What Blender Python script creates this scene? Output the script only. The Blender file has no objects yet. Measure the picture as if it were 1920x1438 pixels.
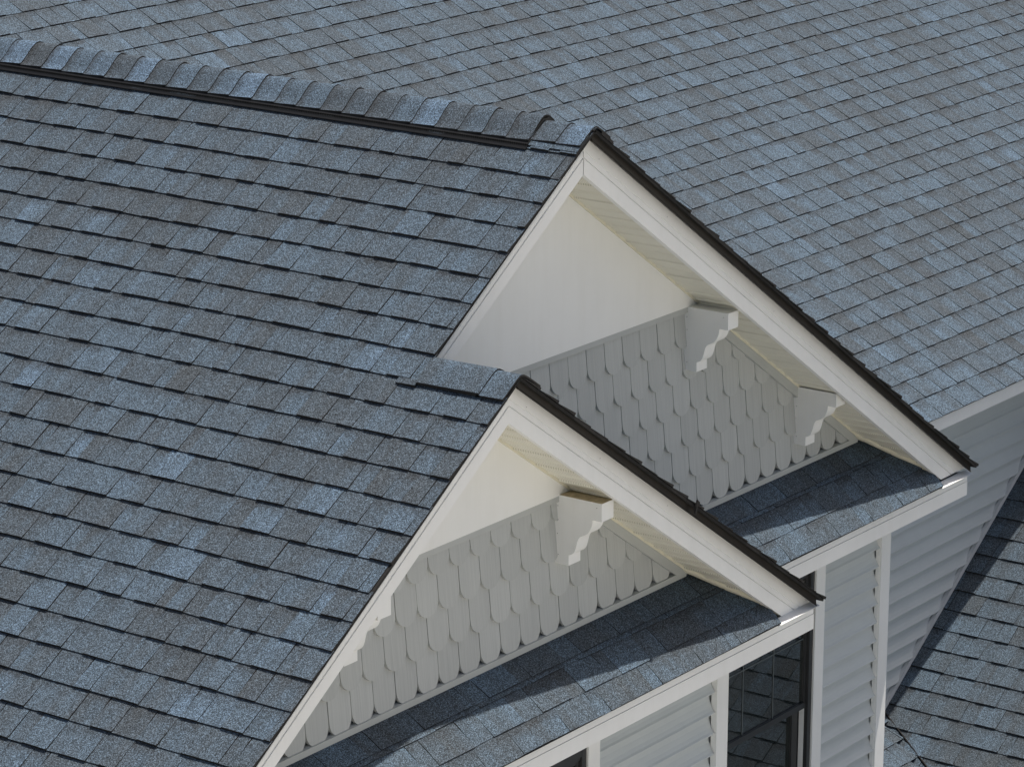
import bpy, math, random
from mathutils import Vector, Matrix
random.seed(11)
S = bpy.context.scene
COL = S.collection

# ------------------------------------------------------------------ camera
YAW, PITCH, ROLL = math.radians(54.214), math.radians(15.658), math.radians(0.224)
F = Vector((math.sin(YAW)*math.cos(PITCH), math.cos(YAW)*math.cos(PITCH), -math.sin(PITCH)))
R0 = Vector((math.cos(YAW), -math.sin(YAW), 0)); U0 = R0.cross(F)
R = math.cos(ROLL)*R0 + math.sin(ROLL)*U0
U = -math.sin(ROLL)*R0 + math.cos(ROLL)*U0
cd = bpy.data.cameras.new("camera"); cam = bpy.data.objects.new("camera", cd); COL.objects.link(cam)
cd.sensor_fit = 'HORIZONTAL'; cd.sensor_width = 36.0; cd.lens = 36.0*6550.9/1920.0
cd.clip_start = 0.1; cd.clip_end = 2000
M = Matrix.Identity(4)
for i in range(3):
    M[i][0], M[i][1], M[i][2] = R[i], U[i], -F[i]
M.translation = Vector((-11.611, -7.952, 2.861))
cam.matrix_world = M
S.camera = cam

# ------------------------------------------------------------------ light
SUN = Vector((0.26, -0.162, 1.0)).normalized()
w = bpy.data.worlds.new("World"); S.world = w; w.use_nodes = True
nt = w.node_tree
sky = nt.nodes.new('ShaderNodeTexSky'); sky.sky_type = 'NISHITA'; sky.sun_disc = False
sky.sun_elevation = math.asin(SUN.z); sky.sun_rotation = math.atan2(SUN.x, SUN.y)
sky.air_density = 1.0; sky.dust_density = 4.0; sky.ozone_density = 1.0
bg = nt.nodes['Background']; bg.inputs['Strength'].default_value = 0.086
nt.links.new(sky.outputs[0], bg.inputs['Color'])
sd = bpy.data.lights.new("sun", 'SUN'); sd.energy = 4.6; sd.angle = math.radians(0.53); sd.color = (1.0, 0.95, 0.88)
so = bpy.data.objects.new("sun", sd); COL.objects.link(so)
so.rotation_euler = SUN.to_track_quat('Z', 'Y').to_euler(); so.location = (5, -5, 30)
S.view_settings.view_transform = 'Standard'; S.view_settings.look = 'None'
S.view_settings.exposure = 0.12; S.view_settings.gamma = 1.0

# ------------------------------------------------------------------ materials
def new_mat(name):
    m = bpy.data.materials.new(name); m.use_nodes = True
    n = m.node_tree.nodes; l = m.node_tree.links
    return m, n, l, n['Principled BSDF']

def node(n, typ, **kw):
    o = n.new(typ)
    for k, v in kw.items():
        if k in ('operation', 'blend_type', 'data_type', 'feature', 'attribute_name', 'noise_dimensions', 'voronoi_dimensions', 'distance', 'interpolation_type', 'clamp'):
            setattr(o, k, v)
        else:
            o.inputs[k].default_value = v
    return o

def math_n(n, l, op, a, b=None, c=None):
    o = n.new('ShaderNodeMath'); o.operation = op
    for i, v in enumerate((a, b, c)):
        if v is None: continue
        if isinstance(v, (int, float)): o.inputs[i].default_value = v
        else: l.new(v, o.inputs[i])
    return o.outputs[0]

def mixcol(n, l, fac, a, b, blend='MIX'):
    o = n.new('ShaderNodeMix'); o.data_type = 'RGBA'; o.blend_type = blend
    for s, v in ((o.inputs[0], fac), (o.inputs[6], a), (o.inputs[7], b)):
        if isinstance(v, (int, float)): s.default_value = v
        elif isinstance(v, tuple): s.default_value = (*v, 1.0)
        else: l.new(v, s)
    return o.outputs[2]

def ramp(n, l, fac, stops):
    o = n.new('ShaderNodeValToRGB'); e = o.color_ramp.elements
    while len(e) < len(stops): e.new(0.5)
    for i, (p, c) in enumerate(stops):
        e[i].position = p; e[i].color = (*c, 1.0)
    l.new(fac, o.inputs[0]); return o.outputs[0]

def shingle_mat():
    m, n, l, b = new_mat("asphalt_shingle")
    tone = node(n, 'ShaderNodeAttribute', attribute_name='tone').outputs['Fac']
    band = node(n, 'ShaderNodeAttribute', attribute_name='band').outputs['Fac']
    uv = n.new('ShaderNodeUVMap'); uv.uv_map = 'UVMap'
    sep = n.new('ShaderNodeSeparateXYZ'); l.new(uv.outputs[0], sep.inputs[0])
    pos = n.new('ShaderNodeNewGeometry').outputs['Position']
    # colour blend drops printed along the shingle: soft down-slope bands
    comb = n.new('ShaderNodeCombineXYZ')
    l.new(math_n(n, l, 'MULTIPLY', sep.outputs[0], 9.0), comb.inputs[0])
    l.new(math_n(n, l, 'MULTIPLY', sep.outputs[1], 0.25), comb.inputs[1])
    nz = node(n, 'ShaderNodeTexNoise', Scale=1.0, Detail=2.0, Roughness=0.6); l.new(comb.outputs[0], nz.inputs['Vector'])
    big = node(n, 'ShaderNodeTexNoise', Scale=0.9, Detail=2.0); l.new(pos, big.inputs['Vector'])
    mott = node(n, 'ShaderNodeTexNoise', Scale=38.0, Detail=4.0, Roughness=0.7); l.new(pos, mott.inputs['Vector'])
    t = math_n(n, l, 'MULTIPLY_ADD', nz.outputs[0], 0.9, -0.45)
    t = math_n(n, l, 'ADD', t, tone)
    t = math_n(n, l, 'ADD', t, math_n(n, l, 'MULTIPLY_ADD', mott.outputs[0], 0.3, -0.15))
    t = math_n(n, l, 'ADD', t, math_n(n, l, 'MULTIPLY_ADD', big.outputs[0], 0.3, -0.15))
    base = ramp(n, l, t, [(0.02, (0.063, 0.069, 0.073)), (0.36, (0.071, 0.087, 0.102)), (0.64, (0.083, 0.112, 0.141)), (1.0, (0.110, 0.156, 0.210))])
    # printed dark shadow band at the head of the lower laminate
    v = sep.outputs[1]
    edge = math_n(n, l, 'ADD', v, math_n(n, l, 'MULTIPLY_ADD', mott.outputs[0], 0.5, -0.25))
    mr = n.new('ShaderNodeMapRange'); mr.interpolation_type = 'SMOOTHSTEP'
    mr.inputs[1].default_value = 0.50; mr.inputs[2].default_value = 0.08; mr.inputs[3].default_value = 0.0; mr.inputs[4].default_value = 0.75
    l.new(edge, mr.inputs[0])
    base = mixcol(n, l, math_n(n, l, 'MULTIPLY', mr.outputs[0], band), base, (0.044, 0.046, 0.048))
    # ceramic granules
    vo = node(n, 'ShaderNodeTexVoronoi', Scale=360.0); l.new(pos, vo.inputs['Vector'])
    sc = n.new('ShaderNodeSeparateColor'); l.new(vo.outputs['Color'], sc.inputs[0])
    g = ramp(n, l, sc.outputs[0], [(0.0, (0.22, 0.22, 0.22)), (0.36, (0.62, 0.62, 0.62)), (0.70, (1.08, 1.11, 1.14)), (1.0, (2.3, 2.42, 2.55))])
    base = mixcol(n, l, 1.0, base, g, 'MULTIPLY')
    l.new(base, b.inputs['Base Color'])
    b.inputs['Roughness'].default_value = 0.92; b.inputs['Specular IOR Level'].default_value = 0.25
    bp = node(n, 'ShaderNodeBump', Strength=0.55, Distance=0.0015); l.new(sc.outputs[1], bp.inputs['Height']); l.new(bp.outputs[0], b.inputs['Normal'])
    return m

def plain(name, col, rough=0.5, var=0.06, scale=6.0, spec=0.4, grain=None, wave=0):
    m, n, l, b = new_mat(name)
    pos = n.new('ShaderNodeNewGeometry').outputs['Position']
    nz = node(n, 'ShaderNodeTexNoise', Scale=scale, Detail=5.0, Roughness=0.65); l.new(pos, nz.inputs['Vector'])
    lo = tuple(c*(1-var) for c in col); hi = tuple(min(1, c*(1+var)) for c in col)
    c = ramp(n, l, nz.outputs[0], [(0.3, lo), (0.7, hi)])
    if grain:
        mp = n.new('ShaderNodeMapping'); mp.inputs['Scale'].default_value = grain; l.new(pos, mp.inputs[0])
        gz = node(n, 'ShaderNodeTexNoise', Scale=1.0, Detail=3.0); l.new(mp.outputs[0], gz.inputs['Vector'])
        gr = ramp(n, l, gz.outputs[0], [(0.35, (0.93, 0.93, 0.93)), (0.65, (1.03, 1.03, 1.03))])
        c = mixcol(n, l, 1.0, c, gr, 'MULTIPLY')
        bp = node(n, 'ShaderNodeBump', Strength=0.25, Distance=0.001); l.new(gz.outputs[0], bp.inputs['Height']); l.new(bp.outputs[0], b.inputs['Normal'])
    if wave:
        st = n.new('ShaderNodeMapping'); st.inputs['Scale'].default_value = (16, 16, 1.6); l.new(pos, st.inputs[0])
        sz = node(n, 'ShaderNodeTexNoise', Scale=1.0, Detail=4.0, Roughness=0.7); l.new(st.outputs[0], sz.inputs['Vector'])
        c = mixcol(n, l, 1.0, c, ramp(n, l, sz.outputs[0], [(0.25, (0.965, 0.963, 0.955)), (0.55, (1.0, 1.0, 1.0))]), 'MULTIPLY')
        wz = node(n, 'ShaderNodeTexNoise', Scale=2.6, Detail=1.5); l.new(pos, wz.inputs['Vector'])
        bp = node(n, 'ShaderNodeBump', Strength=0.5, Distance=wave); l.new(wz.outputs[0], bp.inputs['Height']); l.new(bp.outputs[0], b.inputs['Normal'])
        l.new(math_n(n, l, 'MULTIPLY_ADD', sz.outputs[0], 0.25, rough-0.1), b.inputs['Roughness'])
    else: b.inputs['Roughness'].default_value = rough
    l.new(c, b.inputs['Base Color'])
    b.inputs['Specular IOR Level'].default_value = spec
    return m

def scallop_mat():
    m, n, l, b = new_mat("grey_shake")
    tone = node(n, 'ShaderNodeAttribute', attribute_name='tone').outputs['Fac']
    pos = n.new('ShaderNodeNewGeometry').outputs['Position']
    off = n.new('ShaderNodeCombineXYZ'); l.new(math_n(n, l, 'MULTIPLY', tone, 17.0), off.inputs[2]); l.new(tone, off.inputs[0])
    va = n.new('ShaderNodeVectorMath'); va.operation = 'ADD'; l.new(pos, va.inputs[0]); l.new(off.outputs[0], va.inputs[1])
    mp = n.new('ShaderNodeMapping'); mp.inputs['Scale'].default_value = (150, 1, 3.0); l.new(va.outputs[0], mp.inputs[0])
    gz = node(n, 'ShaderNodeTexNoise', Scale=1.0, Detail=4.0, Roughness=0.6); l.new(mp.outputs[0], gz.inputs['Vector'])
    c = ramp(n, l, gz.outputs[0], [(0.28, (0.405, 0.418, 0.405)), (0.5, (0.455, 0.468, 0.452)), (0.72, (0.480, 0.493, 0.476))])
    tn = ramp(n, l, tone, [(0.0, (0.94, 0.94, 0.94)), (1.0, (1.04, 1.04, 1.04))])
    c = mixcol(n, l, 1.0, c, tn, 'MULTIPLY')
    l.new(c, b.inputs['Base Color']); b.inputs['Roughness'].default_value = 0.6
    bp = node(n, 'ShaderNodeBump', Strength=0.5, Distance=0.0012); l.new(gz.outputs[0], bp.inputs['Height']); l.new(bp.outputs[0], b.inputs['Normal'])
    return m

def soffit_mat():
    m, n, l, b = new_mat("cream_soffit")
    pos = n.new('ShaderNodeNewGeometry').outputs['Position']
    mp = n.new('ShaderNodeMapping'); mp.inputs['Scale'].default_value = (82, 82, 0); l.new(pos, mp.inputs[0])
    vo = node(n, 'ShaderNodeTexVoronoi', Scale=1.0, Randomness=0.0); vo.voronoi_dimensions = '2D'; l.new(mp.outputs[0], vo.inputs['Vector'])
    holes = ramp(n, l, vo.outputs['Distance'], [(0.16, (0.70, 0.69, 0.66)), (0.26, (1, 1, 1))])
    nz = node(n, 'ShaderNodeTexNoise', Scale=5.0, Detail=4.0); l.new(pos, nz.inputs['Vector'])
    c = ramp(n, l, nz.outputs[0], [(0.3, (0.74, 0.72, 0.62)), (0.7, (0.79, 0.77, 0.67))])
    c = mixcol(n, l, 1.0, c, holes, 'MULTIPLY')
    l.new(c, b.inputs['Base Color']); b.inputs['Roughness'].default_value = 0.55
    return m

def glass_mat():
    m, n, l, b = new_mat("window_glass")
    pos = n.new('ShaderNodeNewGeometry').outputs['Position']
    nz = node(n, 'ShaderNodeTexNoise', Scale=3.0, Detail=2.0); l.new(pos, nz.inputs['Vector'])
    l.new(ramp(n, l, nz.outputs[0], [(0.3, (0.010, 0.013, 0.013)), (0.7, (0.016, 0.020, 0.019))]), b.inputs['Base Color'])
    b.inputs['Roughness'].default_value = 0.015; b.inputs['IOR'].default_value = 1.95; b.inputs['Specular IOR Level'].default_value = 0.5
    return m

SH = shingle_mat()
DECK = plain("shingle_edge_dark", (0.022, 0.021, 0.020), 0.85, 0.3, 60, 0.2)
WHITE = plain("white_trim_paint", (0.83, 0.83, 0.805), 0.38, 0.025, 3.5, 0.45, wave=0.010)
PANELW = plain("white_gable_panel", (0.83, 0.83, 0.805), 0.42, 0.02, 2.0, 0.4, wave=0.014)
GREYT = plain("grey_trim", (0.44, 0.455, 0.44), 0.45, 0.04, 5.0)
SHAKE = scallop_mat()
SIDING = plain("grey_vinyl_siding", (0.56, 0.588, 0.578), 0.45, 0.03, 4.0, 0.4)
SOFF = soffit_mat()
CREAM = plain("cream_channel", (0.70, 0.67, 0.54), 0.45, 0.05, 8.0)
BROWN = plain("brown_drip_metal", (0.020, 0.016, 0.012), 0.5, 0.2, 12.0, 0.25)
BLACKP = plain("black_vent_plastic", (0.012, 0.012, 0.012), 0.5, 0.2, 30.0, 0.3)
FRAMEB = plain("bronze_window_frame", (0.030, 0.031, 0.032), 0.35, 0.12, 10.0, 0.5)
GLASS = glass_mat()
MUNT = plain("grille_bar", (0.10, 0.115, 0.115), 0.4, 0.05, 8.0)
METALG = plain("grey_flashing", (0.56, 0.575, 0.58), 0.4, 0.06, 8.0, 0.5)
BARE = plain("weathered_wood_top", (0.46, 0.38, 0.25), 0.75, 0.3, 22.0, 0.2)
PINKREFL = plain("pink_reflection_panel", (0.62, 0.47, 0.42), 0.7, 0.05, 9.0)
PALE_GROUND = plain("pale_bounce_ground", (0.58, 0.565, 0.52), 0.9, 0.2, 0.6, 0.2)  # unseen ground, made pale to bounce light onto the shaded walls
NAIL_JOINT = plain("nail_head_and_joint", (0.10, 0.09, 0.08), 0.5, 0.2, 30.0)

# ------------------------------------------------------------------ mesh builder
class MB:
    def __init__(s): s.v = []; s.f = []; s.mi = []; s.tone = []; s.band = []; s.uv = []
    def face(s, pts, mi=0, tone=0.5, band=0.0, uv=None):
        i = len(s.v); s.v += [tuple(p) for p in pts]; s.f.append(tuple(range(i, i+len(pts))))
        s.mi.append(mi); s.tone.append(tone); s.band.append(band); s.uv.append(uv or [(0, 0)]*len(pts))
    def box(s, x0, x1, y0, y1, z0, z1, mi=0):
        p = [(x, y, z) for x in (x0, x1) for y in (y0, y1) for z in (z0, z1)]
        for q in ((0, 1, 3, 2), (4, 6, 7, 5), (0, 4, 5, 1), (2, 3, 7, 6), (0, 2, 6, 4), (1, 5, 7, 3)):
            s.face([p[k] for k in q], mi)
    def prism(s, A, B, mi=0, caps=True, tone=0.5):
        n = len(A)
        for k in range(n):
            j = (k+1) % n; s.face([A[k], A[j], B[j], B[k]], mi, tone)
        if caps: s.face(list(A)[::-1], mi, tone); s.face(B, mi, tone)
    def build(s, name, mats, parent=None, smooth=False, merge=False):
        me = bpy.data.meshes.new(name); me.from_pydata(s.v, [], s.f)
        if not isinstance(mats, (list, tuple)): mats = [mats]
        for m in mats: me.materials.append(m)
        for p, k in zip(me.polygons, s.mi): p.material_index = k
        a = me.attributes.new('tone', 'FLOAT', 'FACE'); a.data.foreach_set('value', s.tone)
        a = me.attributes.new('band', 'FLOAT', 'FACE'); a.data.foreach_set('value', s.band)
        ul = me.uv_layers.new(name='UVMap'); flat = [c for f in s.uv for u in f for c in u]
        ul.data.foreach_set('uv', flat)
        me.validate(); me.update()
        if merge:
            import bmesh
            bm = bmesh.new(); bm.from_mesh(me); bmesh.ops.remove_doubles(bm, verts=bm.verts, dist=1e-5)
            bmesh.ops.recalc_face_normals(bm, faces=bm.faces); bm.to_mesh(me); bm.free()
        if smooth:
            for p in me.polygons: p.use_smooth = True
        o = bpy.data.objects.new(name, me); COL.objects.link(o)
        if parent: o.parent = parent
        return o

house = bpy.data.objects.new("house", None); COL.objects.link(house); house.location = (0, 0, 0)
house["label"] = "grey shingled house with stacked white front gables, scalloped grey siding and carved eave brackets"
house["category"] = "house"

# ------------------------------------------------------------------ measures
T = math.tan(math.radians(33.59)); A = math.radians(33.59); CA, SA = math.cos(A), math.sin(A)
X2, Y2 = -1.106, -0.424; Z2 = X2*T
E = 0.1429
YM, ZM, TB = 3.4757, -0.8205, 0.5719; BB = math.atan(TB)
def main_y(z): return YM + (z-ZM)/TB

# ------------------------------------------------------------------ laminated shingles
def shingles(mb, pos, butts, span, pair=(0.08, 0.16, 0.05, 0.13), nv=1, seed=0, hmul=1.0, tshift=0.0):
    """pos(u,d,h) -> point; butts: list of d; span(d)->[(u0,u1),...]"""
    rg = random.Random(seed)
    for k in range(1, len(butts)):
        d0, d1 = butts[k-1], butts[k]
        ph = [rg.uniform(0, 6.28) for _ in range(3)]
        def wob(u): return 0.0016*math.sin(u*3.1+ph[0]) + 0.0011*math.sin(u*11+ph[1]) + 0.0007*math.sin(u*37+ph[2])
        course_t = rg.uniform(-0.04, 0.04)
        for (u0, u1) in span(d1):
            u = u0 - rg.uniform(0, 0.12) ; tooth = rg.random() < 0.5; first = True
            while u < u1:
                wd = rg.uniform(pair[0], pair[1]) if tooth else rg.uniform(pair[2], pair[3])
                if rg.random() < 0.10: wd *= 1.55
                a, b_ = max(u, u0), min(u+wd, u1); u += wd
                if b_-a < 0.012: tooth = not tooth; continue
                hs = ((0.0112 if tooth else 0.0058) + rg.uniform(-0.0012, 0.0014))*hmul
                tone = min(1, max(0, rg.gauss(0.5, 0.10) + course_t + tshift - (0.03 if tooth else 0)))
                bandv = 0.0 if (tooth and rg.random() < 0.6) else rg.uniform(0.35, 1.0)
                ja, jb = rg.uniform(-0.004, 0.004), rg.uniform(-0.004, 0.004)
                if first: ja = 0
                aa, bb = a + (0.0 if tooth else 0.0006), b_ - (0.0008 if tooth else 0.0)
                dd = rg.uniform(-0.0014, 0.0014); uo = rg.uniform(0, 50)
                prev = None; first = False
                ts = [i/nv for i in range(nv+1)]
                rows = []
                for t in ts:
                    de = d0 + (d1-d0)*t
                    if t == 0: de = d0 - 0.010
                    la, lb = aa + ja*(1-t), bb + jb*(1-t)
                    wa = (wob(aa)+dd) if t == 1 else 0; wb = (wob(bb)+dd) if t == 1 else 0
                    h = hs*t
                    rows.append(((la, de+wa, h), (lb, de+wb, h), t))
                for r0, r1 in zip(rows[:-1], rows[1:]):
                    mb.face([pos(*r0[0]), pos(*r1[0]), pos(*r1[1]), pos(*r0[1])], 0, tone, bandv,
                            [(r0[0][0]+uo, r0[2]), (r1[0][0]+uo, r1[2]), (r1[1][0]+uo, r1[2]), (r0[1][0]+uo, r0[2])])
                    for q0, q1 in ((r0[0], r1[0]), (r0[1], r1[1])):
                        mb.face([pos(*q0), pos(*q1), pos(q1[0], q1[1], -0.0005), pos(q0[0], q0[1], -0.0005)], 1)
                la, lb = rows[-1][0], rows[-1][1]
                mb.face([pos(*la), pos(la[0], la[1], -0.0005), pos(lb[0], lb[1], -0.0005), pos(*lb)], 1)
                tooth = not tooth

def plane_pos(O, Uv, D, N):
    O, Uv, D, N = Vector(O), Vector(Uv), Vector(D), Vector(N)
    return lambda u, d, h: O + Uv*u + D*d + N*h

def deck(mb, pos, spans, th=0.013):
    """dark slab just below the shingles; spans: list of (d0,d1,u0,u1,u0b,u1b)"""
    for d0, d1, a0, b0, a1, b1 in spans:
        top = [pos(a0, d0, -0.0015), pos(a1, d1, -0.0015), pos(b1, d1, -0.0015), pos(b0, d0, -0.0015)]
        bot = [pos(a0, d0, -th), pos(a1, d1, -th), pos(b1, d1, -th), pos(b0, d0, -th)]
        mb.prism(top, bot, 1)

LEFT = plane_pos((0, 0, 0), (0, 1, 0), (-CA, 0, -SA), (-SA, 0, CA))
RIGHT1 = plane_pos((0, 0, 0), (0, 1, 0), (CA, 0, -SA), (SA, 0, CA))
RIGHT2 = plane_pos((X2, 0, Z2), (0, 1, 0), (CA, 0, -SA), (SA, 0, CA))
D2 = -X2/CA                      # slope distance of the lower ridge on the left slope
DL_END = 3.44/CA
def vly(d): return 4.9105 - 1.166*d*CA + 0.10

# upper gable roof: the long left slope (which carries on below the lower ridge) and its right slope
mb = MB()
bl = [0.1627+E*k-0.0 for k in range(-1, 28)]
bl = [b for b in bl if b < DL_END-0.03] + [DL_END]
def span_left(d):
    y0 = 0.0 if d < 1.46 else Y2
    return [(y0 + random.uniform(-0.003, 0.002), max(vly(d), y0+0.3))]
shingles(mb, LEFT, [0.0]+bl, span_left, pair=(0.075, 0.145, 0.05, 0.115), seed=5)
deck(mb, LEFT, [(0.0, 1.46, 0.003, 4.9, 0.003, vly(1.46)), (D2+0.01, DL_END, Y2+0.003, vly(D2), Y2+0.003, vly(DL_END))])
br = [0.16+E*k for k in range(0, 28)]; br = [b for b in br if b < DL_END-0.03]+[DL_END+0.012]
shingles(mb, RIGHT1, [0.0]+br, lambda d: [(random.uniform(-0.004, 0.004), vly(d))], seed=6)
deck(mb, RIGHT1, [(0.0, DL_END, 0.003, 4.9, 0.003, vly(DL_END))])
gable_roof = mb.build("gable_roof", [SH, DECK], house)
gable_roof["label"] = "long blue grey left slope and hidden right slope of the upper gable"
# lower gable: right slope only (its left slope is flush with the upper one)
mb = MB()
D2E = (1.235-X2)/CA
b2 = [0.15+E*k for k in range(0, 28)]; b2 = [b for b in b2 if b < D2E-0.03]+[D2E+0.008]
shingles(mb, RIGHT2, [0.0]+b2, lambda d: [(Y2+random.uniform(-0.004, 0.004), 0.36 if d > 0.32 else -0.01)], seed=8)
deck(mb, RIGHT2, [(0.0, 0.2, Y2+0.003, -0.01, Y2+0.003, -0.01), (0.2, D2E, Y2+0.003, 0.36, Y2+0.003, 0.36)])
low_roof = mb.build("gable_roof", [SH, DECK], house)
low_roof["label"] = "right slope of the lower gable seen along its dark ragged edge"

# main roof behind
mb = MB()
CB, SB = math.cos(BB), math.sin(BB)
MAIN = plane_pos((0, YM, ZM), (1, 0, 0), (0, -CB, -SB), (0, -SB, CB))
def span_main(d):
    y = YM - d*CB
    if y > 4.95: return [(-5.0, 13.0)]
    xv = (4.9105-y)/1.166
    return [(xv-0.12, 13.0), (-5.0, -xv+0.12)]
bm_ = [j*E for j in range(-26, 22)] + [22.03*E]
shingles(mb, MAIN, bm_, span_main, pair=(0.075, 0.155, 0.055, 0.125), seed=21, hmul=0.74)
dt = -26*E
for xa, xb in ((0.0, 13.0), (-5.0, 0.0)):
    if xa == 0.0:
        mb.face([MAIN(0, -12*E, -.0015), MAIN(3.6, 22.03*E, -.0015), MAIN(13, 22.03*E, -.0015), MAIN(13, -12*E, -.0015)], 1)
    else:
        mb.face([MAIN(0, -12*E, -.0015), MAIN(-3.6, 22.03*E, -.0015), MAIN(-5, 22.03*E, -.0015), MAIN(-5, -12*E, -.0015)], 1)
mb.face([MAIN(-5, dt, -.0015), MAIN(-5, -12*E, -.0015), MAIN(13, -12*E, -.0015), MAIN(13, dt, -.0015)], 1)
yr, zr = YM - dt*CB, ZM - dt*SB
mb.face([(-5, yr, zr), (13, yr, zr), (13, yr+5, zr-2.9), (-5, yr+5, zr-2.9)], 0, 0.5)
main_roof = mb.build("main_roof", [SH, DECK], house)
main_roof["label"] = "large main roof slope of pale blue grey shingles rising behind the gables"
ye, ze = YM - 22.03*E*CB, ZM - 22.03*E*SB
mb = MB()
mb.box(3.30, 13.0, ye+0.022, ye+0.045, ze-0.088, ze-0.010)
mb.box(3.30, 13.0, ye+0.018, ye+0.022, ze-0.045, ze-0.012)
mb.build("fascia", WHITE, main_roof)
mb = MB(); mb.box(3.30, 13.0, ye+0.045, 1.10, ze-0.088, ze-0.076); mb.build("soffit", SOFF, main_roof)

# ------------------------------------------------------------------ ridge caps and ridge vent
def cap_z(x, r, lift, flare, w0, K=T):
    z = -K*(math.sqrt(x*x+r*r)-r) + lift
    ax = abs(x)
    if ax > w0: z += flare*((ax-w0)/0.05)**2
    return z
def ridge_caps(mb, xr, zr, y0, y1, ex, wl, wr, r, lift, flare, w0, seed, hb=0.006, n=18, K=T):
    rg = random.Random(seed); y = y0
    xs = [-wl + (wl+wr)*i/n for i in range(n+1)]
    while y < y1:
        e = ex*rg.uniform(0.96, 1.04); yb, yt = y, min(y+e+0.02, y1+0.02)
        tone = min(1.2, max(0, rg.choice((rg.gauss(0.45, 0.1), rg.gauss(0.62, 0.1), rg.gauss(0.72, 0.1), rg.gauss(1.2, 0.12)))))
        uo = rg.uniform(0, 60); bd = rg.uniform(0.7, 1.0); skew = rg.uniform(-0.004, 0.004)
        hh = hb*rg.uniform(0.8, 1.25); nseg = 4
        for i in range(n):
            xa, xb = xs[i], xs[i+1]
            za, zb = cap_z(xa, r, lift, flare, w0, K), cap_z(xb, r, lift, flare, w0, K)
            def P(x, z, t): return (xr+x, yb+(yt-yb)*t + skew*x*10, zr+z+hh*(1-t)**1.0)
            for k in range(nseg):
                t0, t1 = k/nseg, (k+1)/nseg
                # v runs from the butt (1) to the head (0): the dark printed band sits at the head
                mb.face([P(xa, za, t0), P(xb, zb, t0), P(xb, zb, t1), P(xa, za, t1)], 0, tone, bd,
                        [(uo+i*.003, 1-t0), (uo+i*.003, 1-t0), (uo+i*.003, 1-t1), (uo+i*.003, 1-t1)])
            mb.face([P(xa, za, 0), P(xb, zb, 0), (xr+xb, yb+skew*xb*10, zr+zb-0.002), (xr+xa, yb+skew*xa*10, zr+za-0.002)], 1)
        for x in (xs[0], xs[-1]):
            z = cap_z(x, r, lift, flare, w0, K)
            mb.face([(xr+x, yb, zr+z+hh), (xr+x, yt, zr+z), (xr+x, yt, zr+z-0.004), (xr+x, yb, zr+z-0.002)], 1)
        y += e
mb = MB()
VY0, VY1 = 0.245, 4.9
ridge_caps(mb, 0, 0, VY0+0.004, VY1, 0.124, 0.126, 0.126, 0.042, 0.025, 0.016, 0.085, 3, hb=0.0065, K=1.05)
caps = mb.build("ridge_cap", [SH, DECK], gable_roof, smooth=False)
caps["label"] = "row of curved cap shingles laid over the black ridge vent"
mb = MB()
ridge_caps(mb, 0, 0, 0.002, 0.26, 0.122, 0.112, 0.112, 0.022, 0.006, 0.0, 0.085, 41)
c2 = mb.build("ridge_cap", [SH, DECK], gable_roof)
c2["label"] = "two flat cap shingles on the bare ridge end by the rake"
mb = MB()   # starter strip under the bare ridge caps
for s in (-1, 1):
    p = LEFT if s < 0 else RIGHT1
    uo = 3.0
    mb.face([p(0.0, 0.05, 0.0125), p(0.0, 0.152, 0.0125), p(0.30, 0.152, 0.0125), p(0.30, 0.05, 0.0125)], 0, 0.6, 0, [(uo, .6), (uo, 1), (uo+.3, 1), (uo+.3, .6)])
    mb.face([p(0.0, 0.152, 0.0125), p(0.0, 0.152, 0), p(0.30, 0.152, 0), p(0.30, 0.152, 0.0125)], 1)
    mb.face([p(0.0, 0.05, 0.0125), p(0.0, 0.152, 0.0125), p(0.0, 0.152, 0), p(0.0, 0.05, 0)], 1)
mb.build("ridge_starter", [SH, DECK], gable_roof)
# vent body: low black louvred box along the ridge
mb = MB()
def vent_sec(y):
    pts = []
    for x in (-0.134, -0.124, -0.10, -0.06, -0.02, 0.02, 0.06, 0.10, 0.124, 0.134):
        pts.append((x, y, cap_z(x, 0.042, 0.0215, 0.016, 0.085, 1.05) - (0.003 if abs(x) > 0.13 else 0)))
    for x in (0.136, 0.06, 0.0, -0.06, -0.136):
        pts.append((x, y, -abs(x)*T + 0.004 - (0.0 if x else 0.002)))
    return pts
mb.prism(vent_sec(VY0), vent_sec(VY1))
# louvre slats on both sides, a ledge above and the flange below
for s in (-1, 1):
    y = VY0+0.004
    while y < VY1:
        x0 = s*0.1345; zt, zb = cap_z(x0, 0.042, 0.0195, 0.016, 0.085, 1.05), -abs(x0)*T+0.008
        xa, xb = sorted((x0, x0+s*0.006)); mb.box(xa, xb, y, y+0.004, zb, zt); y += 0.0095
    p = LEFT if s < 0 else RIGHT1
    mb.prism([p(VY0, 0.158, 0.006), p(VY0, 0.175, 0.006), p(VY0, 0.175, 0.010), p(VY0, 0.158, 0.013)],
             [p(VY1, 0.158, 0.006), p(VY1, 0.175, 0.006), p(VY1, 0.175, 0.010), p(VY1, 0.158, 0.013)])
vent = mb.build("ridge_vent", BLACKP, gable_roof)
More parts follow.
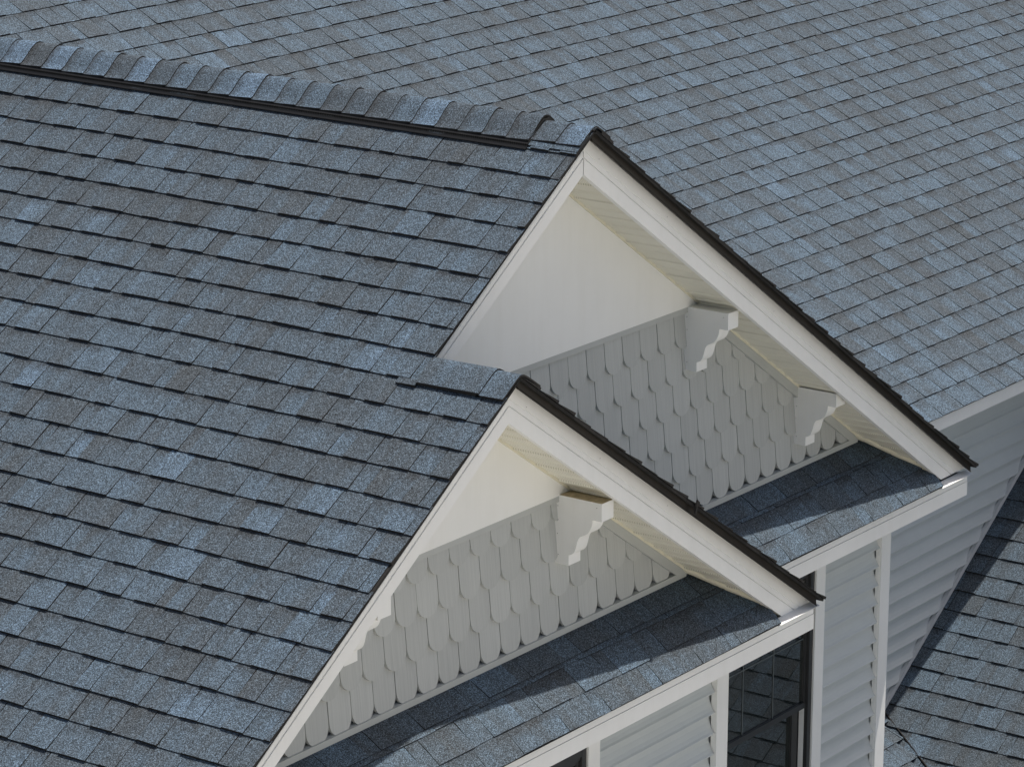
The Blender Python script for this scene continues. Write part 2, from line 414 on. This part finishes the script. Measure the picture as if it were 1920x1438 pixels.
# lower ridge: two long caps
mb = MB()
rg = random.Random(4)
for (ya, yb_, hh, tone) in ((Y2-0.002, Y2+0.125, 0.005, 0.62), (Y2+0.112, -0.004, 0.010, 0.45)):
    n = 16; wl = 0.125
    for i in range(n):
        xa, xb = -wl+2*wl*i/n, -wl+2*wl*(i+1)/n
        za, zb = cap_z(xa, 0.020, 0.004, 0, 1), cap_z(xb, 0.020, 0.004, 0, 1)
        P = lambda x, z, y, h: (X2+x, y, Z2+z+h)
        for k in range(4):
            y0, y1 = ya+(yb_-ya)*k/4, ya+(yb_-ya)*(k+1)/4
            h0, h1 = hh*(1-k/4*0.5), hh*(1-(k+1)/4*0.5)
            mb.face([P(xa, za, y0, h0), P(xb, zb, y0, h0), P(xb, zb, y1, h1), P(xa, za, y1, h1)], 0, tone, 0.0, [(y0*1.3+7, .7), (y0*1.3+7, .7), (y1*1.3+7, .8), (y1*1.3+7, .8)])
        mb.face([P(xa, za, ya, hh), P(xb, zb, ya, hh), P(xb, zb, ya, -0.004), P(xa, za, ya, -0.004)], 1)
    for x in (-wl, wl):
        z = cap_z(x, 0.020, 0.004, 0, 1)
        mb.face([(X2+x, ya, Z2+z+hh), (X2+x, yb_, Z2+z+hh*.5), (X2+x, yb_, Z2+z-0.004), (X2+x, ya, Z2+z-0.004)], 1)
d0c, d1c = 1.452, 1.482
mb.face([LEFT(-0.012, d0c, .017), LEFT(-0.012, d1c, .0165), LEFT(0.085, d1c, .012), LEFT(0.085, d0c, .010)], 0, 0.45, 0, [(7, .7), (7, .8), (7.1, .8), (7.1, .7)])
mb.face([LEFT(-0.012, d1c, .0165), LEFT(-0.012, d1c, 0), LEFT(0.085, d1c, 0), LEFT(0.085, d1c, .012)], 1)
lc = mb.build("ridge_cap", [SH, DECK], low_roof)
lc["label"] = "two long cap shingles folded over the lower ridge"

mb = MB()   # a scrap of shingle hanging off the lower rake
pr = [(0.150, -1.548), (0.166, -1.562), (0.150, -1.580), (0.139, -1.606), (0.131, -1.602), (0.138, -1.574)]
mb.prism([(x, Y2-0.012, z) for x, z in pr], [(x, Y2-0.004, z) for x, z in pr])
mb.build("torn_shingle", DECK, low_roof)

# ------------------------------------------------------------------ rakes: boards, drip edges, soffits
def sweep(mb, prof, xr, zr, y0, side, xa, xend, mi=0, curve=None):
    """prof: [(y, off)] closed; runs down the rake from |x|=xa; xend(off) gives the end."""
    Aa = [(xr+side*xa, y0+y, zr - xa*T - o) for y, o in prof]
    Bb = []
    for y, o in prof:
        xe = xend(o); Bb.append((xr+side*xe, y0+y, zr - xe*T - o))
    mb.prism(Aa, Bb, mi)
BOARD = [(0.060, 0.026), (0.060, 0.094), (0.0640, 0.0955), (0.0640, 0.0985), (0.0605, 0.1005), (0.0605, 0.123), (0.0665, 0.125), (0.0665, 0.1285), (0.059, 0.131), (0.059, 0.197), (0.085, 0.197), (0.085, 0.026)]
DRIP = [(0.020, 0.0135), (0.018, 0.046), (0.013, 0.052), (0.018, 0.054), (0.059, 0.034), (0.0595, 0.0135)]
DRIPL = [(0.020, 0.0135), (0.020, 0.022), (0.018, 0.024), (0.022, 0.025), (0.059, 0.025), (0.0595, 0.0135)]
PITCHX = 0.080
def nails(mb, xr, zr, y0, side, x0, x1, seed):
    rg = random.Random(seed); x = x0
    while x < x1:
        for o in (0.075, 0.165):
            if rg.random() < 0.75:
                cx, cz = xr+side*(x+rg.uniform(-.05, .05)), 0
                oo = o+rg.uniform(-.012, .012); cz = zr-abs(cx-xr)*T-oo
                yy = y0 + (0.060 if o < 0.1 else 0.062) - 0.0012; r = 0.0022
                mb.face([(cx+r*math.cos(a*math.pi/3), yy, cz+r*math.sin(a*math.pi/3)) for a in range(6)], 1)
        x += rg.uniform(0.35, 0.6)
def rake(xr, zr, y0, side, gap, zfoot, xtip, lab, xcut=None):
    def xend(o): return min((zr-zfoot-o)/T, xtip) if xcut is None else xcut
    mb = MB(); sweep(mb, BOARD, xr, zr, y0, side, gap, xend)
    if xcut is None: nails(mb, xr, zr, y0, side, 0.12, min(xtip, 3.0)-0.2, int(xr*100)+side+9)
    if gap and side > 0:   # dark strip painting the shaded depth of the open mitre joint
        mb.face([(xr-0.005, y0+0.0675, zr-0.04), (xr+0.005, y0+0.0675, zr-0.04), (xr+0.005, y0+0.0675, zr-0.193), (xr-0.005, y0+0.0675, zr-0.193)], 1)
    o = mb.build("rake_board", [WHITE, NAIL_JOINT], house); o["label"] = lab
    mb = MB(); sweep(mb, DRIP if side > 0 else DRIPL, xr, zr, y0, side, 0.0 if side > 0 else 0.004, (lambda o: xtip-0.03) if xcut is None else (lambda o: xcut))
    mb.build("drip_edge", BROWN, o)
    # grooved soffit between board and wall
    mb = MB(); x = 0.0; xe = xend(0.175)+0.05 if xcut is None else xcut
    ya, yb = y0+0.085, y0+0.375
    prev = None; pts = []
    while x < xe:
        pts += [(x, 0.0), (x+PITCHX*0.80, 0.0), (x+PITCHX*0.83, 0.0075), (x+PITCHX*0.92, 0.0075), (x+PITCHX*0.95, 0.0)]
        x += PITCHX
    for (xa, da), (xb, db) in zip(pts[:-1], pts[1:]):
        za, zb = zr-xa*T-0.176-da, zr-xb*T-0.176-db
        mb.face([(xr+side*xa, ya, za), (xr+side*xb, ya, zb), (xr+side*xb, yb, zb), (xr+side*xa, yb, za)])
    s = mb.build("soffit", SOFF, house)
    s["label"] = "cream vented soffit panel under the " + lab.split(" rake")[0].replace("white ", "") + " rake"
    mb = MB(); sweep(mb, [(0.316, 0.172), (0.316, 0.190), (0.36, 0.190), (0.36, 0.172)], xr, zr, y0, side, 0.0, lambda o: (xe-0.1 if xcut is None else xcut))
    mb.build("channel", CREAM, s)
    return o
ZF = -2.302
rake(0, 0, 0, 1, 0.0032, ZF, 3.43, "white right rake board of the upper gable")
rake(0, 0, 0, -1, 0.0032, ZF, 3.43, "white left rake board of the upper gable", xcut=1.16)
ZF2 = -2.322
rake(X2, Z2, Y2, 1, 0.0, ZF2, 2.33, "white right rake board of the lower gable")
rake(X2, Z2, Y2, -1, 0.0, ZF2, 2.33, "white left rake board of the lower gable")

# ------------------------------------------------------------------ gable walls: scallops, panels, trims
def gable(xr, zr, y0, xl, xrgt, zpanel, ztrim, tile_w, row_e, x_ref, z_ref, lab, seed, xmin_panel):
    yw = y0+0.36
    rg = random.Random(seed)
    back = MB()
    zt = zr-0.14
    hw = (zt-ztrim)/T
    # backing wall, cut by the roof
    a = max(xl, xr-hw); b = min(xrgt, xr+hw)
    pts = [(a, yw, ztrim-0.02), (b, yw, ztrim-0.02), (xr, yw, zt)] if xl <= xr-hw else [(a, yw, ztrim-0.02), (b, yw, ztrim-0.02), (xr, yw, zt), (a, yw, zr-abs(a-xr)*T-0.14)]
    back.prism([(p[0], p[1], p[2]) for p in pts], [(p[0], p[1]+0.05, p[2]) for p in pts])
    wall = back.build("gable_wall", GREYT, house); wall["label"] = lab
    mb = MB(); r = tile_w/2 - 0.0020
    row = -1
    while True:
        zt_ = z_ref + row*row_e       # tip height of this row
        if zt_ > zr-0.3: break
        off = 0.0 if row % 2 == 0 else 0.5
        half = (zr-zt_-0.05)/T
        k0 = int(math.floor((max(xl, xr-half)-x_ref)/tile_w))-1; k1 = int(math.ceil((min(xrgt, xr+half)-x_ref)/tile_w))+1
        for k in range(k0, k1+1):
            cx = x_ref + (k+off)*tile_w + rg.uniform(-0.001, 0.001)
            if cx < xl-tile_w or cx > xrgt+tile_w or abs(cx-xr) > half+0.03: continue
            if zt_ > zpanel+0.20: continue
            tz = zt_ + rg.uniform(-0.0025, 0.0025)
            tone = rg.random(); top = tz + row_e*1.9
            top = min(top, zr-abs(cx-xr)*T-0.10)
            if top < tz+0.02: continue
            prof = []
            ry = r*0.98
            for q in range(0, 13):
                an = math.pi + math.pi*q/12
                ex = 1.0
                ca_, sa_ = math.cos(an), math.sin(an)
                prof.append((cx + r*math.copysign(abs(ca_)**ex, ca_), tz + ry + ry*math.copysign(abs(sa_)**ex, sa_)))
            prof = [(p[0], min(p[1], top-0.001)) for p in prof]
            prof += [(cx+r, top), (cx-r, top)]
            if zt_ < ztrim:   # bottom row is cut square by the sill trim
                prof = [(p[0], max(p[1], ztrim-0.012)) for p in prof]
            th = rg.uniform(0.016, 0.018)
            def yf(z): return yw - 0.003 - 0.030*min(1.0, max(0.0, 1-(z-tz)/(row_e*1.9)))
            Fp = [(x, yf(z)-0.0, z) for x, z in prof]; Bp = [(x, yf(z)+th*0.9, z) for x, z in prof]
            mb.face(Fp, 0, tone)
            n = len(Fp)
            for q in range(n):
                j = (q+1) % n; mb.face([Fp[q], Bp[q], Bp[j], Fp[j]], 0, tone)
        row += 1
    mb.build("scallop_siding", SHAKE, wall)
    # white triangular panel at the top
    mb = MB(); hwp = (zr-0.165-zpanel)/T
    pts = [(max(xr-hwp, xmin_panel), zpanel), (xr+hwp, zpanel), (xr, zr-0.165)]
    if xmin_panel > xr-hwp: pts.append((xmin_panel, zr-0.165-abs(xmin_panel-xr)*T))
    mb.prism([(x, yw-0.038, z) for x, z in pts], [(x, yw-0.006, z) for x, z in pts])
    mb.build("gable_panel", PANELW, wall)
    mb = MB(); xa = max(xr-hwp, xmin_panel)
    mb.box(xa, xr+hwp+0.01, yw-0.0365, yw-0.004, zpanel-0.026, zpanel-0.001); mb.build("panel_trim", GREYT, wall)
    # sill trim above the pent roof
    mb = MB(); hs = (zr-0.175-ztrim)/T
    x0, x1 = max(xl, xr-hs+0.02), xr+hs-0.005
    mb.prism([(x0, yw-0.036, ztrim-0.032), (x0, yw-0.038, ztrim-0.004), (x0, yw-0.018, ztrim), (x0, yw, ztrim), (x0, yw, ztrim-0.032)],
             [(x1, yw-0.036, ztrim-0.032), (x1, yw-0.038, ztrim-0.004), (x1, yw-0.018, ztrim), (x1, yw, ztrim), (x1, yw, ztrim-0.032)])
    mb.build("sill_trim", GREYT, wall)
    # cream trim where the soffit dies onto the pent roof
    z0_, z1_ = ztrim+0.004, -2.238
    mb = MB(); P0 = Vector((xr+(zr-0.180-z0_)/T, yw-0.036, z0_)); P1 = Vector((xr+(zr-0.180-z1_)/T, y0+0.088, z1_))
    q = [Vector((0.012, 0, -0.012)), Vector((-0.008, 0, -0.012)), Vector((-0.028, 0, 0.008)), Vector((-0.020, 0, 0.020)), Vector((0.0, 0, 0.010))]
    mb.prism([P0+v for v in q], [P1+v for v in q]); mb.build("soffit_trim", CREAM, wall)
    # frieze boards under the soffit
    for sd in (1, -1):
        if sd < 0 and xmin_panel > xr-hwp: continue
        mb = MB(); xa = (zr-0.175-zpanel)/T
        sweep(mb, [(0.322, 0.188), (0.322, 0.238), (0.36, 0.238), (0.36, 0.188)], xr, zr, y0, sd, xa, lambda o: (zr-o-ztrim+0.022)/T)
        mb.build("frieze_board", GREYT, wall)
    return wall
ZT1, ZT2 = -2.030, -2.040
g1 = gable(0, 0, 0, -1.15, 3.0, -1.052, ZT1, 0.1385, 0.1595, 1.480+0.0, -1.878, "upper gable wall of grey scalloped shakes with a white top panel", 31, -1.15)
g2 = gable(X2, Z2, Y2, -3.4, 0.6, -1.456, ZT2, 0.1392, 0.1605, -1.612, -1.894, "lower gable wall of grey scalloped shakes with a small white top panel", 32, -9)

# ------------------------------------------------------------------ carved brackets
CTRL = [(-0.069, 0.045), (-0.085, 0.0505), (-0.099, 0.063), (-0.1085, 0.086), (-0.1165, 0.117), (-0.1265, 0.133), (-0.1420, 0.1425), (-0.1650, 0.1560), (-0.1795, 0.176), (-0.1875, 0.198), (-0.1900, 0.219)]
def catmull(P, m):
    out = []
    for i in range(len(P)-1):
        p0, p1, p2, p3 = P[max(i-1, 0)], P[i], P[i+1], P[min(i+2, len(P)-1)]
        for k in range(m):
            t = k/m
            out.append(tuple(0.5*(2*b+(c-a)*t+(2*a-5*b+4*c-d)*t*t+(3*b-a-3*c+d)*t**3) for a, b, c, d in zip(p0, p1, p2, p3)))
    return out+[P[-1]]
PROF = [(0, 0), (-0.072, 0.0), (-0.072, 0.045)] + catmull(CTRL, 4) + [(-0.235, 0.219)]
def bracket(x0, x1, yw, zb, ztl, ztr, lab):
    mb = MB()
    def sec(x, zt): return [(x, yw+p[0], zb+p[1]) for p in PROF] + [(x, yw-0.235, zt), (x, yw-0.006, zt), (x, yw-0.006, zt-0.024), (x, yw, zt-0.024)]
    Aa, Bb = sec(x0, ztl), sec(x1, ztr); n = len(Aa)
    for k in range(n):
        j = (k+1) % n; mb.face([Aa[k], Aa[j], Bb[j], Bb[k]], 1 if k == n-4 else 0)
    mb.face(Aa[::-1]); mb.face(Bb)
    m2 = mb; rg = random.Random(int(zb*1000))
    for (py, pz) in ((-0.02, 0.04), (-0.015, 0.13), (-0.018, 0.19), (-0.016, 0.25), (-0.21, 0.275)):
        if zb+pz > ztl-0.02: continue
        m2.face([(x0-0.0006, yw+py+0.002*math.cos(a*math.pi/3), zb+pz+0.002*math.sin(a*math.pi/3)) for a in range(6)], 2)
    o = mb.build("bracket", [WHITE, BARE if "bare" in lab else WHITE, NAIL_JOINT], house, merge=True); o["label"] = lab
    b = o.modifiers.new("bev", 'BEVEL'); b.width = 0.0012; b.segments = 1; b.limit_method = 'ANGLE'
    return o
YB1, YB2 = 0.345, Y2+0.345
bracket(1.2246, 1.3105, YB1, -1.349, -1.052, -1.052, "upper carved bracket on the upper gable, beside the white panel")
bracket(2.2010, 2.2850, YB1, -1.933, -1.646, -1.703, "lower carved bracket on the upper gable, near the eave end")
bracket(-0.3850, -0.3000, YB2, -1.749, -1.452, -1.452, "carved bracket on the right of the lower gable with a bare wood top")
bracket(-1.8700, -1.7880, YB2, -1.749, -1.452, -1.452, "carved bracket half hidden by the left rake of the lower gable")

# ------------------------------------------------------------------ pent roofs
def pent(y0, xl, xrt, xfr, ztop, zbot, tanx, zr, xr, lab, seed):
    yw = y0+0.36
    # curve: d -> (y,z), from under the sill trim to the eave
    pa, pb = (yw+0.0, ztop-0.012), (y0+0.018, zbot)
    L = math.hypot(pa[0]-pb[0], pa[1]-pb[1]); dy, dz = (pb[0]-pa[0])/L, (pb[1]-pa[1])/L
    ny, nz = dz, -dy
    if nz < 0: ny, nz = -ny, -nz
    def pos(u, d, h):
        t = d/L; s = 0.016*max(0.0, 1-abs(2*min(1, max(0, t))-1.15)**2.2)
        return Vector((u, pa[0]+dy*d+ny*(s+h), pa[1]+dz*d+nz*(s+h)))
    mb = MB()
    butts = [0.0, 0.152, 0.176, 0.312, L]
    shingles(mb, pos, butts, lambda d: [(xl, xrt)], pair=(0.15, 0.24, 0.07, 0.13), nv=5, seed=seed, hmul=0.55, tshift=0.0)
    for i in range(10):
        d0, d1 = L*i/10, L*(i+1)/10
        mb.face([pos(xl, d0, -0.002), pos(xl, d1, -0.002), pos(xrt, d1, -0.002), pos(xrt, d0, -0.002)], 1)
        mb.face([pos(xrt, d0, 0.0), pos(xrt, d1, 0.0), pos(xrt, d1, -0.008), pos(xrt, d0, -0.008)], 1)
    mb.face([pos(xl, L, 0.0), pos(xrt, L, 0.0), pos(xrt, L, -0.008), pos(xl, L, -0.008)], 1)
    o = mb.build("pent_roof", [SH, DECK], house); o["label"] = lab
    zf = zbot-0.006
    mb = MB()
    fy = y0+0.040
    for (za, zb, yy) in ((zf-0.040, zf, fy+0.002), (zf-0.113, zf-0.042, fy)):
        mb.box(xl, xfr, yy, yy+0.03, za, zb)
    mb.box(xl, xfr-0.002, fy+0.03, yw+0.02, zf-0.108, zf-0.100)           # closed underside
    mb.box(xfr-0.02, xfr-0.001, fy+0.031, yw+0.01, zf-0.112, zf)          # end return
    # sloped white cap that sheds water at the fascia end
    mb.prism([(xrt-0.02, y0+0.016, zf), (xrt-0.02, y0+0.062, zf+0.012), (xrt-0.02, y0+0.062, zf-0.002)], [(xfr+0.012, y0+0.016, zf), (xfr+0.012, y0+0.062, zf+0.012), (xfr+0.012, y0+0.062, zf-0.002)])
    mb.build("fascia", WHITE, o)
    return o
pent(0.0, 0.95, 3.115, 3.412, ZT1, -2.320, 0, 0, 0, "shingled pent strip below the upper gable, mostly in shadow", 51)
pent(Y2, -3.35, 0.893, 1.212, ZT2, -2.314, 0, Z2, X2, "shingled pent strip below the lower gable with a curved sunlit edge", 52)

# ------------------------------------------------------------------ clapboard walls
LE = 0.0992
def laps(mb, yw, ztop, zbot, xl, xr_fn, zref):
    k0 = int(math.floor((ztop-zref)/LE)); z = zref + k0*LE
    while z > zbot:
        zt, zb = min(z+LE, ztop), z
        prof = [(yw+0.006, z+LE-0.002), (yw-0.003, z+0.055), (yw-0.013, z+0.030), (yw-0.023, z+0.013), (yw-0.031, z+0.005), (yw-0.0315, z), (yw-0.026, z-0.0008), (yw+0.006, z+0.001)]
        pr = [(y, min(zz, ztop)) for y, zz in prof]
        for (ya, za), (yb, zb_) in zip(pr[:-1], pr[1:]):
            mb.face([(xl, ya, za), (xl, yb, zb_), (xr_fn(zb_), yb, zb_), (xr_fn(za), ya, za)])
        z -= LE
J0 = Vector((5.075, 1.10, -3.785)); T3 = math.tan(math.radians(33.69))
mb = MB()   # bay wall under the upper gable
laps(mb, 0.3675, -2.42, -4.5, 2.537, lambda z: 3.068, -2.690)
laps(mb, 0.3675, -2.42, -4.5, 0.95, lambda z: 1.45, -2.690)
mb.box(2.50, 3.16, 0.3735, 0.40, -4.6, -2.42); mb.box(0.9, 1.47, 0.3735, 0.40, -4.6, -2.42); mb.box(0.9, 3.16, 0.46, 0.50, -4.6, -2.03); mb.box(3.14, 3.16, 0.40, 1.09, -4.6, -2.40)
w1 = mb.build("siding_wall", SIDING, house, smooth=False); w1["label"] = "grey clapboard wall right of the tall window"
mb = MB(); mb.box(3.071, 3.163, 0.328, 0.358, -4.6, -2.425); mb.box(3.0685, 3.071, 0.338, 0.358, -4.6, -2.425); mb.build("corner_board", WHITE, w1)
mb = MB()   # front wall under the lower gable
laps(mb, Y2+0.3675, -2.42, -4.5, -0.045, lambda z: 0.868, -2.700)
laps(mb, Y2+0.3675, -2.42, -4.5, -3.3, lambda z: -1.15, -2.700)
mb.box(-0.08, 0.958, Y2+0.3735, Y2+0.40, -4.6, -2.42); mb.box(-3.3, -1.10, Y2+0.3735, Y2+0.40, -4.6, -2.42); mb.box(-3.3, 0.958, Y2+0.46, Y2+0.50, -4.6, -2.03); mb.box(0.935, 0.955, Y2+0.40, 0.362, -4.6, -2.42)
w2 = mb.build("siding_wall", SIDING, house); w2["label"] = "grey clapboard wall below the lower gable"
mb = MB(); mb.box(0.871, 0.966, Y2+0.328, Y2+0.358, -4.6, -2.425); mb.build("corner_board", WHITE, w2)
mb = MB()   # main house wall under the far eave
YW3 = 1.10
laps(mb, YW3, -2.44, -4.4, 3.10, lambda z: J0.x + (z-J0.z)/T3 - 0.045, -3.150)
mb.box(-3.4, 9.0, YW3+0.006, YW3+0.05, -8.2, -2.44)
w3 = mb.build("siding_wall", SIDING, house); w3["label"] = "shaded grey clapboard wall under the main eave"
mb = MB()
def jp(x, dz, y): return (x, y, J0.z + (x-J0.x)*T3 + dz)
xa, xb = 4.2, 7.0
mb.prism([jp(xa, 0.010, 1.070), jp(xa, 0.044, 1.070), jp(xa, 0.044, 1.094), jp(xa, 0.010, 1.094)], [jp(xb, 0.010, 1.070), jp(xb, 0.044, 1.070), jp(xb, 0.044, 1.094), jp(xb, 0.010, 1.094)])
mb.build("flashing", [METALG, DECK], w3)

# ------------------------------------------------------------------ right hand roof and porch roof
C3, S3 = math.cos(math.radians(33.69)), math.sin(math.radians(33.69))
SIDE = plane_pos(tuple(J0), (0, 1, 0), (-C3, 0, -S3), (-S3, 0, C3))
PZ0 = -4.172; TP = 0.383; AP = math.atan(TP)
def porch_z(y): return PZ0 + TP*(y-1.10)
mb = MB()
b3 = [(-0.45+k)*E for k in range(-22, 26)]
def span_side(d):
    z = J0.z - d*S3
    yv = 1.10 + (z-PZ0)/TP      # meets the porch roof
    return [(-6.0, yv if z < PZ0 else (1.10 if z < ze+0.03 else main_y(z)+0.06))] if yv > -6 else []
shingles(mb, SIDE, b3, span_side, pair=(0.08, 0.16, 0.06, 0.13), seed=71)
dq = (J0.z-ze)/S3
dtop = b3[0]; ztop = J0.z-dtop*S3; xtop = J0.x-dtop*C3
mb.face([SIDE(1.10, dtop, -.002), SIDE(1.10, dq*-1+0, -.002), SIDE(main_y(ztop), dtop, -.002)], 1)
mb.face([(xtop, -6, ztop), (xtop, main_y(ztop), ztop), (xtop+3.2, 1.1, ztop-3.2*T3), (xtop+3.2, -6, ztop-3.2*T3)], 0, 0.5)
mb.face([SIDE(-6, b3[0], -.002), SIDE(-6, b3[-1], -.002), SIDE(1.10, b3[-1], -.002), SIDE(1.10, b3[0], -.002)], 1)
side = mb.build("side_roof", [SH, DECK], house); side["label"] = "right hand roof slope meeting the wall, with a dark band of eave shadow"
mb = MB()
PORCH = plane_pos((0, 1.10, PZ0), (1, 0, 0), (0, -math.cos(AP), -math.sin(AP)), (0, -math.sin(AP), math.cos(AP)))
def span_porch(d):
    z = PZ0 - d*math.sin(AP)
    xe = J0.x + (z-J0.z)/T3
    y = 1.10 - d*math.cos(AP)
    return [(3.17 if y > 0.34 else (0.97 if y > Y2+0.33 else -3.4), xe)]
bp = [0.09+E*k for k in range(0, 24)]
shingles(mb, PORCH, [0]+bp, span_porch, pair=(0.09, 0.18, 0.08, 0.15), seed=72, hmul=0.6)
mb.face([PORCH(-3.4, 0, -.02), PORCH(-3.4, 3.4, -.02), PORCH(4.4-2.0, 3.4, -.02), PORCH(4.4, 0, -.02)], 1)
# dark cut line along the valley
V0, V1 = Vector((J0.x+(PZ0-J0.z)/T3, 1.10, PZ0)), None
yv = -2.0; zv = porch_z(yv); V1 = Vector((J0.x+(zv-J0.z)/T3, yv, zv))
porch = mb.build("porch_roof", [SH, DECK], house); porch["label"] = "low front roof meeting the right hand slope in a valley"
mb = MB(); up = Vector((0, 0, 0.013)); sx = Vector((0.006, 0, 0.002))
mb.prism([V0+up, V0+up+sx, V0+sx-up, V0-up], [V1+up, V1+up+sx, V1+sx-up, V1-up]); mb.build("valley_edge", DECK, porch)

# ------------------------------------------------------------------ windows
def window(xr, y0, zt, dx, muntins, pink_reflection, lab, side=1):
    """xr = inner edge of the right casing; y0 = casing front."""
    e = bpy.data.objects.new("window", None); COL.objects.link(e); e.parent = house; e["label"] = lab
    zb = zt-1.62; xl = xr-dx
    for ca in (xr, xl-0.088):
        mb = MB(); mb.box(ca, ca+0.088, y0, y0+0.024, zb, zt+0.14); mb.build("casing", WHITE, e)
    fr = MB(); fw = 0.033
    for a, b in ((xr-fw, xr-0.0005), (xl+0.0005, xl+fw)): fr.box(a, b, y0+0.010, y0+0.11, zb, zt)
    fr.box(xl+fw, xr-fw, y0+0.011, y0+0.11, zt-fw, zt)
    fr.box(xl+fw, xr-fw, y0+0.004+0.016, y0+0.024+0.012, zt-fw-0.018, zt-fw)      # stepped head
    fr.build("frame", FRAMEB, e)
    zr_ = zt-0.745; sw = 0.018; ix0, ix1 = xl+fw, xr-fw
    us = MB(); ya, yb = y0+0.027, y0+0.050
    us.box(ix0+0.0005, ix0+sw, ya, yb, zr_, zt-fw); us.box(ix1-sw, ix1-0.0005, ya, yb, zr_, zt-fw)
    us.box(ix0+sw, ix1-sw, ya+0.001, yb, zt-fw-0.035, zt-fw-0.0005)
    us.box(ix0+0.0005, ix1-0.0005, ya-0.004, yb, zr_-0.004, zr_+0.026)
    s1 = us.build("upper_sash", FRAMEB, e)
    g = MB(); g.box(ix0+sw, ix1-sw, ya+0.009, ya+0.013, zr_+0.026, zt-fw-0.035); g.build("glass", GLASS, e)
    mu = MB()
    gx0, gx1, gz0, gz1 = ix0+sw, ix1-sw, zr_+0.026, zt-fw-0.035
    for i in range(1, muntins):
        x = gx0+(gx1-gx0)*i/muntins; mu.box(x-0.0032, x+0.0032, ya+0.0060, ya+0.0085, gz0, gz1)
    z = (gz0+gz1)/2+0.008; mu.box(gx0, gx1, ya+0.0064, ya+0.0082, z-0.0028, z+0.0028)
    mu.build("muntin", MUNT, e)
    ls = MB(); la, lb = y0+0.062, y0+0.085; lw = 0.062
    ls.box(ix0+0.004, ix0+lw, la, lb, zb, zr_-0.002); ls.box(ix1-lw, ix1-0.006, la, lb, zb, zr_-0.002)
    ls.box(ix0+lw, ix1-lw, la, lb, zb, zb+0.05)
    ls.build("lower_sash", FRAMEB, e)
    g = MB(); g.box(ix0+lw, ix1-lw, la+0.009, la+0.013, zb+0.05, zr_-0.002); g.build("glass", GLASS, e)
    jl = MB(); jl.box(ix1-0.003, ix1-0.0008, y0+0.030, y0+0.058, zb, zr_-0.005); jl.build("jamb_liner", WHITE, e)
    if pink_reflection:  # pink panel added over the pane as a painted reflection
        bm2 = MB(); bm2.box(gx0+0.03, gx1-0.008, ya+0.0045, ya+0.0075, zr_+0.03, gz1-0.012); bm2.build("pink_reflection", PINKREFL, e)
    return e
window(2.447, 0.335, -2.600, 0.935, 3, False, "tall dark window mirroring the shingled roof opposite")
window(-0.135, Y2+0.335, -2.645, 0.93, 3, True, "dark framed window below the lower gable with a painted pink reflection")

# ------------------------------------------------------------------ lower storeys and ground
mb = MB()
mb.box(-3.35, 0.93, Y2+0.41, 6.5, -8.5, -4.62); mb.box(0.93, 3.12, 0.41, 6.5, -8.5, -4.62); mb.box(3.12, 9.0, 1.10, 6.5, -8.5, -2.5)
mb.box(-3.35, -3.30, Y2+0.41, 6.5, -4.62, -2.45)
lw_ = mb.build("lower_wall", SIDING, house)
mb = MB(); mb.face([(-300, -300, -8.5), (300, -300, -8.5), (300, 300, -8.5), (-300, 300, -8.5)])
gr = mb.build("ground", PALE_GROUND); gr["kind"] = "structure"; gr["label"] = "unseen ground around the house, made pale to bounce light"
